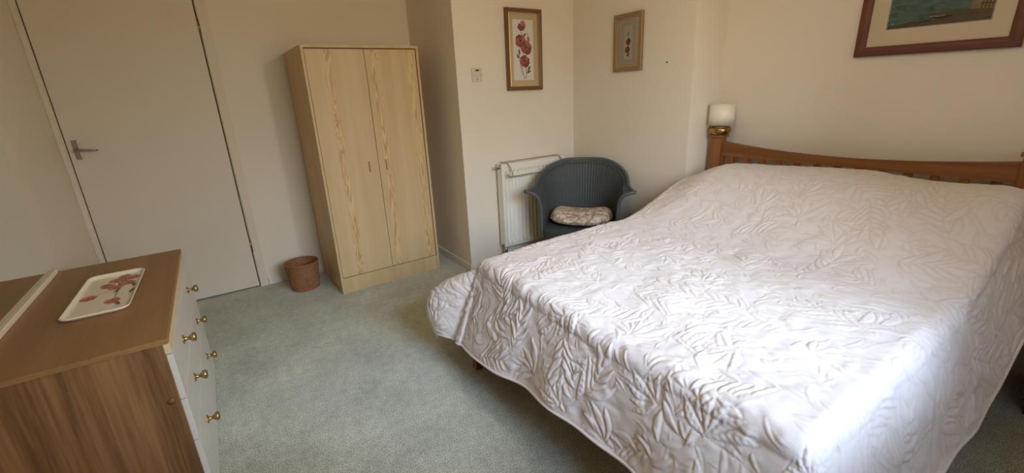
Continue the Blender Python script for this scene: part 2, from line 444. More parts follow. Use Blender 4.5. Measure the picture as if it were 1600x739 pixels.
# ------------------------------------------------------------------ bed
bed = tag(empty('double_bed', (1.93, 1.10, 0)), 'oak bed with curved slatted headboard under the white quilted spread', 'bed')
def L(o, x, y): return (x - o.location.x, y - o.location.y)
bx, by = 1.93, 1.10
def bedbox(name, x0, x1, y0, y1, z0, z1, m, parent=None, bv=.005):
    return MB().box(x0 - bx, x1 - bx, y0 - by, y1 - by, z0, z1, bevel=bv).build(name, m, parent or bed)
hb = empty('headboard', (0, 0, 0)); hb.parent = bed
for y0, y1 in ((1.803, 1.878), (.335, .410)):
    p = MB(); p.box(2.860 - bx, 2.935 - bx, y0 - by, y1 - by, 0, 1.034, bevel=.004)
    p.box(2.850 - bx, 2.945 - bx, y0 - .010 - by, y1 + .010 - by, 1.034, 1.053, bevel=.005)
    p.build('post', M['oak_v'], hb)
ys = np.linspace(.410, 1.803, 48)
top = .964 + .045 * np.abs((ys - 1.1065) / .6965) ** 1.9
r = MB()
r.prism([(2.882 - bx, y - by, z) for y, z in zip(ys, top)] + [(2.882 - bx, 1.803 - by, .915), (2.882 - bx, .410 - by, .915)], (.030, 0, 0))
r.build('top_rail', M['oak'], hb)
bedbox('lower_rail', 2.885, 2.910, .410, 1.803, .40, .50, M['oak'], hb, .003)
for k in range(13):
    yc = 1.738 - k * .1053
    bedbox('slat', 2.890, 2.904, yc - .018, yc + .018, .495, .92, M['oak_v'], hb, .002)
for y0, y1 in ((1.830, 1.855), (.362, .387)):
    bedbox('side_rail', 1.005, 2.86, y0, y1, .24, .36, M['oak'])
bedbox('foot_rail', .985, 1.010, .362, 1.855, .24, .36, M['oak'])
for y0, y1, sp in ((1.825, 1.868, .020), (.352, .395, -.015)):
    lg = MB(); rows = []
    for z, k in ((.30, 0.0), (.16, .75), (0.0, 1.0)):
        xa, ya = .952 - .034 * k, y0 + sp * k
        rows.append([(xa - bx, ya - by, z), (xa + .042 - bx, ya - by, z), (xa + .042 - bx, ya + .043 - by, z), (xa - bx, ya + .043 - by, z)])
    for r0, r1 in zip(rows[:-1], rows[1:]):
        for k in range(4): lg.poly([r0[k], r0[(k + 1) % 4], r1[(k + 1) % 4], r1[k]])
    lg.poly(rows[0]); lg.poly(rows[-1][::-1])
    bmesh.ops.remove_doubles(lg.bm, verts=lg.bm.verts[:], dist=1e-5)
    lg.build('leg', M['oak_v'], bed)
bedbox('bed_base', 1.012, 2.86, .39, 1.827, .30, .36, M['oak'])
bedbox('mattress', 1.04, 2.84, .42, 1.78, .362, .545, M['mattress'], None, .06)

# ------------------------------------------------------------------ bedspread
rng = np.random.default_rng(11)
def smooth_noise(shape, cells, rg):
    a = rg.standard_normal((cells[0] + 3, cells[1] + 3))
    yi = np.linspace(0, cells[0], shape[0]); xi = np.linspace(0, cells[1], shape[1])
    y0 = yi.astype(int); x0 = xi.astype(int); fy = yi - y0; fx = xi - x0
    fy = (fy * fy * (3 - 2 * fy))[:, None]; fx = (fx * fx * (3 - 2 * fx))[None, :]
    A = a[y0][:, x0]; B = a[y0][:, x0 + 1]; C = a[y0 + 1][:, x0]; D = a[y0 + 1][:, x0 + 1]
    return (A * (1 - fx) + B * fx) * (1 - fy) + (C * (1 - fx) + D * fx) * fy
XF, YF, YN, XH = 1.040, 1.855, .375, 2.852       # flat top edges of the cloth
DROP = .385
NU, NV = 560, 580
U = np.linspace(XF - DROP, XH, NU)               # flat length coordinate
V = np.linspace(YN - DROP, YF + DROP, NV)        # flat width coordinate
du, dv = U[1] - U[0], V[1] - V[0]
# --- stitched leaves as a height field
Hh = np.zeros((NU, NV)); Bounce = np.zeros((NU, NV))
def leaf(x, y, ang, ln, wd, amp, ribs):
    R = ln * 1.15
    i0, i1 = int((x - R - U[0]) / du), int((x + R - U[0]) / du) + 1
    j0, j1 = int((y - R - V[0]) / dv), int((y + R - V[0]) / dv) + 1
    i0, i1, j0, j1 = max(i0, 0), min(i1, NU), max(j0, 0), min(j1, NV)
    if i1 - i0 < 3 or j1 - j0 < 3: return
    gx, gy = np.meshgrid(U[i0:i1] - x, V[j0:j1] - y, indexing='ij')
    c, s = math.cos(ang), math.sin(ang)
    a = (gx * c + gy * s) / ln; b = -gx * s + gy * c
    b = b - .10 * ln * np.sin(a * PI) * (1 if ribs else -1)
    hw = wd * np.sin(PI * np.clip(a, 0, 1) ** .85) ** .9 + 1e-4
    ok = (a > 0) & (a < 1)
    d = np.where(ok, np.abs(b) / hw, 9)
    ins = d < 1
    dome = amp * np.sqrt(np.clip(1 - d ** 2.2, 0, 1))
    if ribs:
        dome = dome + .30 * amp * np.sin((a * ln - np.abs(b) * .9) / .0125 * 2 * PI * .62) * np.clip(1 - d, 0, 1) ** .4 - .35 * amp * np.exp(-(b / .0035) ** 2)
    sub = Hh[i0:i1, j0:j1]; st = Bounce[i0:i1, j0:j1]
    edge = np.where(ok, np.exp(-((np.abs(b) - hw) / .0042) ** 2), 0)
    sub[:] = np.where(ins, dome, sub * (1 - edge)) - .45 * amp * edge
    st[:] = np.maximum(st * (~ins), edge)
def line(pts, amp, wd):
    for (x0, y0), (x1, y1) in zip(pts[:-1], pts[1:]):
        n = max(2, int(math.hypot(x1 - x0, y1 - y0) / .004))
        for t in np.linspace(0, 1, n):
            i, j = int((x0 + (x1 - x0) * t - U[0]) / du), int((y0 + (y1 - y0) * t - V[0]) / dv)
            if 1 <= i < NU - 1 and 1 <= j < NV - 1:
                Hh[i, j] = amp; Hh[i + 1, j] = max(Hh[i + 1, j], amp * .6); Hh[i, j + 1] = max(Hh[i, j + 1], amp * .6)
for _ in range(1500):
    leaf(rng.uniform(U[0], U[-1]), rng.uniform(V[0], V[-1]), rng.uniform(0, 2 * PI), rng.uniform(.04, .11), rng.uniform(.004, .011), rng.uniform(.002, .0045), False)
pts_done = []
tries = 0
while len(pts_done) < 150 and tries < 9000:
    tries += 1
    x, y = rng.uniform(U[0], U[-1]), rng.uniform(V[0], V[-1])
    if all((x - a) ** 2 + (y - b) ** 2 > .135 ** 2 for a, b in pts_done):
        pts_done.append((x, y))
for (x, y) in pts_done:
    ang = rng.uniform(0, 2 * PI); nl = int(rng.integers(4, 8)); ribs = rng.random() < .4
    bend = rng.uniform(-.5, .5); stem = []
    px, py, a = x, y, ang
    step = rng.uniform(.026, .036)
    kind = rng.random()
    for k in range(nl):
        stem.append((px, py))
        ln = rng.uniform(.085, .15) * (1 - .05 * k); wd = ln * rng.uniform(.11, .17)
        sp = rng.uniform(.45, .8)
        amp = rng.uniform(.0045, .007)
        if kind < .3:                         # a fan from one point
            leaf(x, y, ang + (k - (nl - 1) / 2) * .42, ln * 1.1, wd, amp, ribs)
        else:
            leaf(px, py, a + sp, ln, wd, amp, ribs)
            if rng.random() < .75: leaf(px, py, a - sp, ln, wd, amp, ribs)
        px += step * math.cos(a); py += step * math.sin(a); a += bend * .2
    if kind >= .3: leaf(px, py, a, .10, .015, .0055, ribs)
    line(stem, .003, .004)
Hh *= .66
Hh += .0016 * smooth_noise((NU, NV), (46, 60), rng) + .0011 * smooth_noise((NU, NV), (120, 90), rng) + .003 * smooth_noise((NU, NV), (16, 18), rng)
# --- the cloth's fall over the bed
UU, VV = np.meshgrid(U, V, indexing='ij')
YFX = YF - .05 * sstep(1.7, 2.5, UU)
Xc = np.maximum(UU, XF); Yc = np.minimum(np.maximum(VV, YN), YFX)
dx = XF - np.minimum(UU, XF); dyf = np.maximum(VV - YFX, 0); dyn = np.maximum(YN - VV, 0)
dy = dyf + dyn; sg = np.where(dyf > 0, 1.0, -1.0)
Ld = (dx ** 2.6 + dy ** 2.6) ** (1 / 2.6); th = np.arctan2(dy, dx)       # 0 = straight off the foot, 90deg = off the side
Ld = Ld * (1 + .20 * sstep(1.15, 1.72, VV) * (dx > 0) * np.cos(np.minimum(th, PI / 2)) ** 2)
nx, ny = -np.cos(th), sg * np.sin(th)
hump = sstep(1.95, 2.66, Xc) * .308 * (1 - .10 * sstep(2.72, 2.87, Xc))
side = np.minimum(sstep(-.30, .05, Yc - YN), sstep(-.16, .22, YFX - Yc))
ztop = .600 + .018 * sstep(1.05, 1.7, Xc) + hump * (.42 + .58 * side) * (1 - .07 * sstep(.85, 1.55, Yc))
ztop = ztop - .012 * (1 - sstep(0, .35, Xc - XF)) + .008 * smooth_noise((NU, NV), (6, 7), rng)
RR = .058
arc = np.minimum(Ld, RR * PI / 2) / RR
out = RR * np.sin(arc); down = RR * (1 - np.cos(arc))
mm = np.maximum(Ld - RR * PI / 2, 0)
far_corner = (dyf > 0) * np.exp(-((th - math.radians(55)) / math.radians(24)) ** 2)
far_side = np.exp(-((UU - XF) / .35) ** 2) * (dyf > 0) * (UU > XF)
cw = np.maximum(far_corner * np.exp(-(np.maximum(UU - XF, 0) / .3) ** 2), far_side * .45)
fl = math.radians(23) + 0 * cw
valley = (dyf > 0) * np.exp(-((th - math.radians(20)) / math.radians(9)) ** 2)
fl = fl - math.radians(7) * valley
fl = fl - math.radians(21) * (dyf > 0) * sstep(1.9, 2.5, UU)
rip_f = .5 * np.sin(2 * PI * (VV / .52 + .15)) + .35 * np.sin(2 * PI * VV / .29 + 1.0) + .25 * smooth_noise((NU, NV), (3, 14), rng)
rip_s = (1 - .8 * sstep(2.0, 2.5, UU)) * np.where(dyn > 0, .35, 1.0) * (.5 * np.sin(2 * PI * UU / .46 + .8) + .35 * np.sin(2 * PI * UU / .27 + 2.0))
rip = np.where(dy > 0, np.where(dx > 0, .6 * np.sin(5 * th), rip_s), rip_f)
blend = sstep(0, .28, mm)
out = out + (1 - cw) * mm * np.sin(fl) + cw * .335 * np.sin(PI * .64 * np.minimum(mm, .6) / .42) + .014 * rip * blend
down = down + (1 - cw) * mm * np.cos(fl) + cw * (.45 * mm + 1.0 * mm ** 2)
zz = ztop - down
PXc, PYc, PZc = Xc + nx * out, Yc + ny * out, zz
P = np.stack([PXc, PYc, PZc], -1)
ga, gb = np.gradient(P, axis=0), np.gradient(P, axis=1)
Nn = np.cross(ga, gb); Nn /= np.linalg.norm(Nn, axis=-1, keepdims=True) + 1e-12
if Nn[NU // 2, NV // 2, 2] < 0: Nn = -Nn
edge_fade = np.minimum.reduce([sstep(0, .02, UU - U[0]), sstep(0, .02, U[-1] - UU), sstep(0, .02, VV - V[0]), sstep(0, .02, V[-1] - VV)])
amp_side = (.72 + .28 * sstep(0, .05, Ld)) * (1 - .35 * sstep(1.9, 2.5, UU))
P = P + Nn * (Hh * edge_fade * amp_side)[..., None] + Nn * .004
ORG = np.array([1.93, 1.10, 0.0])
co = (P - ORG).reshape(-1, 3).astype(np.float32)
idx = np.arange(NU * NV).reshape(NU, NV)
quads = np.stack([idx[:-1, :-1], idx[1:, :-1], idx[1:, 1:], idx[:-1, 1:]], -1).reshape(-1, 4)
me = bpy.data.meshes.new('bedspread')
me.vertices.add(len(co)); me.vertices.foreach_set('co', co.ravel())
me.loops.add(quads.size); me.loops.foreach_set('vertex_index', quads.ravel().astype(np.int32))
me.polygons.add(len(quads)); me.polygons.foreach_set('loop_start', np.arange(0, quads.size, 4, dtype=np.int32))
me.polygons.foreach_set('loop_total', np.full(len(quads), 4, np.int32)) if not me.polygons[0].loop_total else None
me.polygons.foreach_set('use_smooth', np.ones(len(quads), bool))
me.update(calc_edges=True); me.validate()
at = me.attributes.new('groove_bounce', 'FLOAT', 'POINT'); at.data.foreach_set('value', (Bounce * edge_fade).ravel().astype(np.float32))
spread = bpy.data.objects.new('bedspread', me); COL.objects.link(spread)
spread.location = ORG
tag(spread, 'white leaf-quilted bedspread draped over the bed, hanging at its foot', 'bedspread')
def spread_mat():
    m = mat('quilted_cotton', srgb(218, 208, 202), .85, spec=.2, sheen=.1)
    n, l = m.node_tree.nodes, m.node_tree.links; b = n['Principled BSDF']
    a = n.new('ShaderNodeAttribute'); a.attribute_name = 'groove_bounce'
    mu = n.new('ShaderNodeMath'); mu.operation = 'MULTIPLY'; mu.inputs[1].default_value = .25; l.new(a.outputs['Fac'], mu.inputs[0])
    mx = n.new('ShaderNodeMix'); mx.data_type = 'RGBA'; mx.inputs[6].default_value = srgb(218, 208, 202); mx.inputs[7].default_value = srgb(192, 170, 142)  # tan tint paints warm bounced light into the leaf grooves
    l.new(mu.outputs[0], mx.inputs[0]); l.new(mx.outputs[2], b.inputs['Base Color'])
    tc = n.new('ShaderNodeTexCoord'); w = n.new('ShaderNodeTexNoise'); w.inputs['Scale'].default_value = 260; w.inputs['Detail'].default_value = 2
    l.new(tc.outputs['Object'], w.inputs['Vector'])
    bp = n.new('ShaderNodeBump'); bp.inputs['Strength'].default_value = .22; bp.inputs['Distance'].default_value = .003
    l.new(w.outputs[0], bp.inputs['Height']); l.new(bp.outputs[0], b.inputs['Normal'])
    return m
M['spread'] = spread_mat()
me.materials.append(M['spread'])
loop = [P[i, 0] for i in range(NU - 1, -1, -5)] + [P[0, j] for j in range(5, NV, 5)] + [P[i, NV - 1] for i in range(5, NU, 5)]
hem = MB(); hem.tube([tuple(p - ORG) for p in loop], .0055, n=8)
hem.build('hem_binding', M['spread'], spread)

# ------------------------------------------------------------------ wardrobe
WW, WD, WHT = .803, .581, 1.743
wr = tag(empty('wardrobe', (.588, 3.308, 0), .020), 'pale wood-grain two-door wardrobe standing against the back wall', 'wardrobe')
T = .018
c = MB()
c.box(0, T, 0, WD, 0, WHT, bevel=.0015, seg=1); c.box(WW - T, WW, 0, WD, 0, WHT, bevel=.0015, seg=1)
c.box(T, WW - T, 0, WD, WHT - T, WHT); c.box(T, WW - T, .002, WD, .104, .104 + T); c.box(T, WW - T, WD - .01, WD, .122, WHT - T)
c.build('carcass', M['ash_plain'], wr)
MB().box(T, WW - T, .008, .026, 0, .103).build('plinth', M['ash_plain'], wr)
split = .405
for x0, x1, hx, cen in ((T + .003, split - .0015, .336, (.158,)), (split + .0015, WW - T - .005, .462, (.470, .735))):
    m = ash_strips('ash_laminate_door', cen)
    d = MB().box(x0, x1, .006, .022, .126, WHT - T - .006, bevel=.001, seg=1).build('door', m, wr)
    hd = MB(); hd.box(hx - .0055, hx + .0055, -.014, .0058, .885, .962, bevel=.003); hd.build('handle', M['ash_plain'], d)

# ------------------------------------------------------------------ waste basket
bk = tag(empty('waste_basket', (.385, 3.655, 0)), 'small round woven wicker basket on the carpet beside the wardrobe', 'basket')
prof = []
for k in range(61):
    z = .004 + .205 * k / 60
    prof.append((.096 + .024 * (k / 60) ** .8, z))
def weave(r, z, a):
    if z > .100: return r + .0034 * math.sin(26 * a + PI * (int(z / .0085) % 2)) * (1 if True else 0) + .0012 * math.cos(z / .0085 * 2 * PI)
    return r + .0028 * math.cos(46 * a) + .0006 * math.sin(z * 500)
b = MB(); b.lathe(prof, (0, 0, 0), n=184, fn=weave, cap=False)
inner = [(r - .007, z) for r, z in prof][::-1] + [(.0, .012)]
b.lathe(inner, (0, 0, 0), n=92, cap=False)
b.lathe([(.0, .002), (.096, .002), (.096, .004)], (0, 0, 0), n=92, cap=False)
b.build('body', M['wicker'], bk)
for nm, rz, rr in (('rim', .212, .1195), ('base_ring', .009, .0975)):
    b = MB()
    for ph in range(3):
        b.tube([((rr + .0035 * math.cos(11 * a + ph * 2.094)) * math.cos(a), (rr + .0035 * math.cos(11 * a + ph * 2.094)) * math.sin(a), rz + .0035 * math.sin(11 * a + ph * 2.094)) for a in np.linspace(0, 2 * PI, 160, endpoint=False)], .0042, n=6, closed=True)
    b.build(nm, M['wicker'], bk)

# ------------------------------------------------------------------ chest of drawers
CY0, CY1, CH = 1.676, 2.791, .702
ch = tag(empty('chest_of_drawers', (-.5, (CY0 + CY1) / 2, 0)), 'teak-effect chest with white drawer fronts and brass knobs by the left wall', 'chest of drawers')
ox, oy = -.5, (CY0 + CY1) / 2
def cb(b, x0, x1, y0, y1, z0, z1, bevel=0.0): return b.box(x0 - ox, x1 - ox, y0 - oy, y1 - oy, z0, z1, bevel=bevel)
cb(MB(), -.770, -.249, CY0 - .004, CY1 + .004, CH - .018, CH, .0025).build('top', M['teak_top'], ch)
for y0, y1 in ((CY0, CY0 + .018), (CY1 - .018, CY1)):
    cb(MB(), -.765, -.264, y0, y1, 0, CH - .018, .001).build('side_panel', M['teak_side'], ch)
cb(MB(), -.765, -.755, CY0 + .018, CY1 - .018, .05, CH - .018).build('back_panel', M['teak_side'], ch)
cb(MB(), -.285, -.2475, CY0 + .0005, CY1 - .0005, .648, CH - .018, .0015).build('top_strip', M['cream_strip'], ch)
cb(MB(), -.300, -.264, CY0 + .018, CY1 - .018, .0, .06).build('plinth', M['white_lacquer'], ch)
b = MB(); b.lathe([(.0, 0), (.011, 0), (.011, .002), (.0, .002)], (-.2875 - ox, CY0 - .0021 - oy, .479), axis='y', n=20, cap=False)
b.build('screw_cap', M['frame_brown'], ch)
knob_prof = [(.0, 0), (.0175, 0), (.0175, .0025), (.010, .005), (.0068, .008), (.0062, .015), (.0080, .020), (.0135, .025), (.0175, .031), (.0182, .036), (.0155, .041), (.009, .0435), (.0, .044)]
for z0, z1, kz in ((.4765, .645, .560), (.3085, .4735, .392), (.004, .3055, .193)):
    d = cb(MB(), -.264, -.2465, CY0 + .001, CY1 - .001, z0, z1, .0015).build('drawer', M['white_lacquer'], ch)
    for ky in (1.965, 2.535):
        MB().lathe(knob_prof, (-.2465 - ox, ky - oy, kz), axis='x', n=28, cap=False).build('knob', M['brass'], d)

# mirror along the back of the chest
mr = tag(empty('dresser_mirror', (-.735, 2.23, CH)), 'frameless mirror with white bottom rail standing on the chest top', 'mirror')
MB().box(-.008, .008, -.52, .525, .012, .98, bevel=.0015, seg=1).build('mirror_glass', M['mirror'], mr)
MB().box(-.014, .024, -.53, .530, 0, .020, bevel=.003).build('bottom_rail', M['rail_cream'], mr)

# ------------------------------------------------------------------ flower prints
def flower_maker(mb, to3, seed):
    rg = random.Random(seed); lay = [0]
    def face(pts, m):
        lay[0] += 1
        mb.poly([to3(u, v, .0004 + lay[0] * .00003) for u, v in pts], m)
    def blob(u, v, r, m, sq=1.0, rot=0.0, n=16, rough=.16):
        pts = []
        for k in range(n):
            a = 2 * PI * k / n; rr = r * (1 + rg.uniform(-rough, rough))
            x, y = rr * math.cos(a), rr * sq * math.sin(a)
            pts.append((u + x * math.cos(rot) - y * math.sin(rot), v + x * math.sin(rot) + y * math.cos(rot)))
        face(pts, m)
    def poppy(u, v, r, cols):
        for k in range(5):
            a = 2 * PI * k / 5 + rg.uniform(-.3, .3)
            blob(u + .48 * r * math.cos(a), v + .48 * r * math.sin(a), r * .56, cols[k % len(cols)], .8, a + PI / 2)
        blob(u + .08 * r, v, r * .34, cols[-1]); blob(u, v + .05 * r, r * .15, M['seed'])
    def stroke(pts, w, m):
        P = []
        for k in range(len(pts) - 1):
            (a, b), (c, d) = pts[k], pts[k + 1]
            L_ = math.hypot(c - a, d - b) or 1; nx_, ny_ = -(d - b) / L_ * w / 2, (c - a) / L_ * w / 2
            face([(a + nx_, b + ny_), (c + nx_, d + ny_), (c - nx_, d - ny_), (a - nx_, b - ny_)], m)
    def leafp(u, v, ln, wd, rot, m):
        pts = [(0, 0), (.3, .5), (.65, .42), (1, 0), (.65, -.42), (.3, -.5)]
        face([(u + ln * p * math.cos(rot) - wd * q * math.sin(rot), v + ln * p * math.sin(rot) + wd * q * math.cos(rot)) for p, q in pts], m)
    return face, blob, poppy, stroke, leafp

def rounded(x0, x1, y0, y1, r, n=8):
    P = []
    for cx, cy, a0 in ((x1 - r, y1 - r, 0), (x0 + r, y1 - r, 90), (x0 + r, y0 + r, 180), (x1 - r, y0 + r, 270)):
        for k in range(n + 1):
            a = math.radians(a0 + 90 * k / n); P.append((cx + r * math.cos(a), cy + r * math.sin(a)))
    return P
# tray on the chest
tr = tag(empty('serving_tray', (-.472, 2.275, CH), -.02), 'cream rectangular tray printed with red poppies on the chest top', 'tray')
tb = MB(); rings = []
for off, z in ((.0, .0115), (.002, .0135), (.005, .0125), (.010, .006), (.016, .0035), (.024, .003)):
    rings.append([(x, y, z + .004 * max(0, (abs(y) - .20) / .05) * (off < .012)) for x, y in rounded(-.100 + off, .100 - off, -.247 + off, .247 - off, max(.034 - off * .5, .01))])
under = [[(x, y, z) for x, y in rounded(-.100 + o, .100 - o, -.247 + o, .247 - o, .03)] for o, z in ((.018, .0005), (.004, .0085))]
R_ = under + rings
Pg = [[R_[j][k] for j in range(len(R_))] for k in range(len(rings[0]))]
Vg = tb.grid(Pg, M['tray'], close_u=True)
tb.poly([R_[-1][k] for k in range(len(rings[0]))], M['tray']); tb.poly([R_[0][k] for k in range(len(rings[0]))][::-1], M['tray'])
face, blob, poppy, stroke, leafp = flower_maker(tb, lambda u, v, d: (u, v, .0032 + d), 4)
for u, v, r in ((-.055, -.02, .027), (.030, -.105, .026), (.018, .060, .024), (-.012, .090, .022), (.052, .095, .025), (.005, .155, .023), (.058, .165, .026), (.030, .195, .02)):
    stroke([(u, v), (u * .4 + .02, v + .05), (.03, .05)], .003, M['stem'])
for u, v, r in ((-.055, -.02, .027), (.030, -.105, .026), (.018, .060, .024), (-.012, .090, .022), (.052, .095, .025), (.005, .155, .023), (.058, .165, .026), (.030, .195, .02)):
    poppy(u, v, r * 1.12, [M['tray_red'], M['tray_deep'], M['tray_red']])
for u, v, ln, rot in ((.075, -.05, .06, 1.4), (.06, -.17, .05, 1.9), (.02, -.01, .05, 1.2), (-.04, .10, .04, .6), (.08, .03, .05, 1.7)):
    leafp(u, v, ln, .012, rot, M['stem'])
tb.build('tray_body', None, tr, recalc=False)

# ------------------------------------------------------------------ pictures
def picture(name, origin, axis, w, h, fw, depth, frame_m, label, slip, mount, tilt=0.0):
    """axis 'y': hangs on a wall facing -Y (u = +x); axis 'x': on a wall facing -X (u = -y). Origin is the centre on the wall."""
    o = empty(name, origin); tag(o, label, 'picture')
    if axis == 'y': o.rotation_euler = (0, tilt, 0)
    else: o.rotation_euler = Matrix.Rotation(tilt, 3, 'X').to_euler()
    def to3(u, v, d): return (u, -d, v) if axis == 'y' else (-d, -u, v)
    def ring(mb, W0, H0, W1, H1, d0, d1, d2):
        A = [(-W0, -H0), (W0, -H0), (W0, H0), (-W0, H0)]; B = [(-W1, -H1), (W1, -H1), (W1, H1), (-W1, H1)]
        for k in range(4):
            a, b_, c_, d_ = A[k], A[(k + 1) % 4], B[(k + 1) % 4], B[k]
            mid = lambda p, q, t: (p[0] + (q[0] - p[0]) * t, p[1] + (q[1] - p[1]) * t)
            seq = [(0, .001), (0, d0), (.12, d1), (.55, d1 + .001), (.8, d2 + .004), (1, d2), (1, .003)]
            for (t0, e0), (t1, e1) in zip(seq[:-1], seq[1:]):
                mb.poly([to3(*mid(a, d_, t0), e0), to3(*mid(b_, c_, t0), e0), to3(*mid(b_, c_, t1), e1), to3(*mid(a, d_, t1), e1)])
        mb.poly([to3(*p, .001) for p in A])
    fr = MB(); ring(fr, w / 2, h / 2, w / 2 - fw, h / 2 - fw, depth - .003, depth, depth - .006); fr.build('frame', frame_m, o)
    if slip:
        sl = MB(); ring(sl, w / 2 - fw, h / 2 - fw, w / 2 - fw - .005, h / 2 - fw - .005, depth - .008, depth - .007, depth - .010); sl.build('gilt_slip', M['gilt'], o)
    iw, ih = w / 2 - fw, h / 2 - fw
    mo = MB(); mo.poly([to3(-iw, -ih, .008), to3(iw, -ih, .008), to3(iw, ih, .008), to3(-iw, ih, .008)], mount)
    gl = MB(); gl.poly([to3(-iw, -ih, depth - .011), to3(iw, -ih, depth - .011), to3(iw, ih, depth - .011), to3(-iw, ih, depth - .011)]); gl.build('glass', M['glass'], o)
    return o, to3, mo
# tall poppies on the recess wall
o, to3, mo = picture('framed_picture', ((1.997 + 2.325) / 2 + .003, AY - .0008, 1.694), 'y', .332, .586, .026, .030, M['frame_brown'],
    'tall brown-framed print of red poppies hanging beside the switch plate', True, M['mount_gold'], .006)
mo.build('mount', None, o)
ar = MB(); ar.poly([to3(-.098, -.217, .0084), to3(.092, -.217, .0084), to3(.092, .217, .0084), to3(-.098, .217, .0084)], M['paper'])
face, blob, poppy, stroke, leafp = flower_maker(ar, lambda u, v, d: to3(u, v, .0084 + d), 9)
for pts in ([(.0, -.06), (-.02, -.12), (-.005, -.19), (.012, -.208)], [(.0, -.05), (.018, -.13), (.02, -.19), (.0, -.208)], [(-.045, -.02), (-.035, -.10), (-.02, -.18)], [(.005, .1), (.03, .125), (.042, .115), (.045, .09)], [(-.02, .13), (-.005, .08), (.0, .03)], [(.028, -.17), (.04, -.14), (.05, -.125)]):
    stroke(pts, .0045, M['stem'])
RC = [M['red_dark'], M['pink'], M['red_dark'], M['red']]
blob(-.022, .165, .03, M['red_dark'], .9); blob(.0, .178, .026, M['pink'], 1.2, .3); blob(-.008, .158, .018, M['red_dark'])
blob(.046, .082, .013, M['pink'], 1.5)
poppy(-.028, .066, .053, RC); poppy(.024, .018, .056, RC); poppy(.006, -.080, .050, RC)
for u, v, ln, rot in ((-.04, -.035, .05, 1.7), (.03, -.15, .05, .9), (.02, -.165, .05, .4), (-.05, -.06, .04, 2.0), (.0, .10, .03, .8)):
    leafp(u, v, ln, .018, rot, M['stem'])
ar.build('print', None, o, recalc=False)
# small poppies on the pier wall
o, to3, mo = picture('framed_picture', (PX - .0008, 2.4765, 1.694), 'x', .270, .390, .030, .022, M['frame_gold'],
    'small gold-framed print of two red poppies above the blue chair', True, M['mount_grey'], 0.0)
lw = .0016
for W_, H_ in ((.052, .128), (.062, .150)):
    for a in ((-W_, -H_, W_, -H_ + lw), (-W_, H_ - lw, W_, H_), (-W_, -H_, -W_ + lw, H_), (W_ - lw, -H_, W_, H_)):
        mo.poly([to3(a[0], a[1], .0082), to3(a[2], a[1], .0082), to3(a[2], a[3], .0082), to3(a[0], a[3], .0082)], M['mount_line'])
mo.build('mount', None, o)
ar = MB(); ar.poly([to3(-.036, -.110, .0086), to3(.036, -.110, .0086), to3(.036, .110, .0086), to3(-.036, .110, .0086)], M['paper'])
face, blob, poppy, stroke, leafp = flower_maker(ar, lambda u, v, d: to3(u, v, .0086 + d), 5)
stroke([(.0, .0), (-.004, -.05), (.002, -.095)], .003, M['stem']); stroke([(-.006, .045), (.006, .07)], .006, M['stem'])
leafp(-.012, -.09, .035, .014, .6, M['stem']); leafp(.012, -.095, .03, .012, 2.2, M['stem'])
poppy(.002, .006, .026, [M['red'], M['red_dark'], M['red']]); poppy(-.004, -.048, .025, [M['red'], M['red_dark'], M['red']])
ar.build('print', None, o, recalc=False)
# landscape over the bed
PW, PHh = .622, .50
o, to3, mo = picture('framed_picture', (RX - .0008, .842, 1.483 + PHh / 2), 'x', PW, PHh, .046, .024, M['mahogany'],
    'large red-brown framed lakeside painting hanging above the bed', False, M['mount_cream'], .010)
mo.build('mount', None, o)
ar = MB()
ax0, ax1, ay0, ay1 = -.188, .192, -.125, .150
def q(x0, x1, y0, y1, d, m): ar.poly([to3(x0, y0, d), to3(x1, y0, d), to3(x1, y1, d), to3(x0, y1, d)], m)
q(ax0 - .004, ax1 + .004, ay0 - .004, ay1 + .004, .0083, M['highlight'])
q(ax0, ax1, ay0, ay1, .0086, M['water'])
face, blob, poppy, stroke, leafp = flower_maker(ar, lambda u, v, d: to3(u, v, .0087 + d), 3)
face([(ax0, ay0), (ax1, ay0), (ax1, ay0 + .052), (.06, ay0 + .058), (-.03, ay0 + .05), (-.10, ay0 + .022), (ax0, ay0 + .012)], M['shore'])
face([(-.08, ay0 + .022), (-.02, ay0 + .03), (-.03, ay0 + .052), (-.06, ay0 + .05)], M['reeds'])
for u, v, r in ((-.17, -.06, .02), (-.15, -.03, .025), (-.09, -.05, .016), (-.03, -.055, .02), (-.16, .03, .03), (-.12, .06, .03), (.02, .07, .03), (.08, .08, .03)):
    blob(u, v, r * .9, M['reeds'], .45, .2, 22, .38); blob(u + r * .5, v - r * .4, r * .6, M['reeds'], .5, -.3, 18, .4)
face([(.115, ay0 + .052), (ax1, ay0 + .046), (ax1, ay0 + .13), (.135, ay0 + .13), (.115, ay0 + .10)], M['hut'])
face([(.115, ay0 + .10), (.155, ay0 + .165), (ax1, ay0 + .165), (ax1, ay0 + .128)], M['shore'])
for k in range(4): stroke([(.15 + .012 * k, ay0 + .05), (.155 + .012 * k, ay0 + .09)], .003, M['hull'])
stroke([(.145, ay0 + .07), (ax1, ay0 + .066)], .003, M['hull']); stroke([(.145, ay0 + .088), (ax1, ay0 + .086)], .003, M['hull'])
face([(-.025, ay0 + .034), (.01, ay0 + .024), (.045, ay0 + .027), (.065, ay0 + .036), (.03, ay0 + .036)], M['hull'])
stroke([(-.028, ay0 + .038), (.005, ay0 + .036), (.03, ay0 + .037)], .004, M['highlight']); blob(-.168, ay0 + .022, .004, M['highlight'])
face([(-.07, ay0 + .012), (-.02, ay0 + .02), (-.015, ay0 + .024), (-.04, ay0 + .022)], M['hull'])
ar.build('painting', None, o, recalc=False)

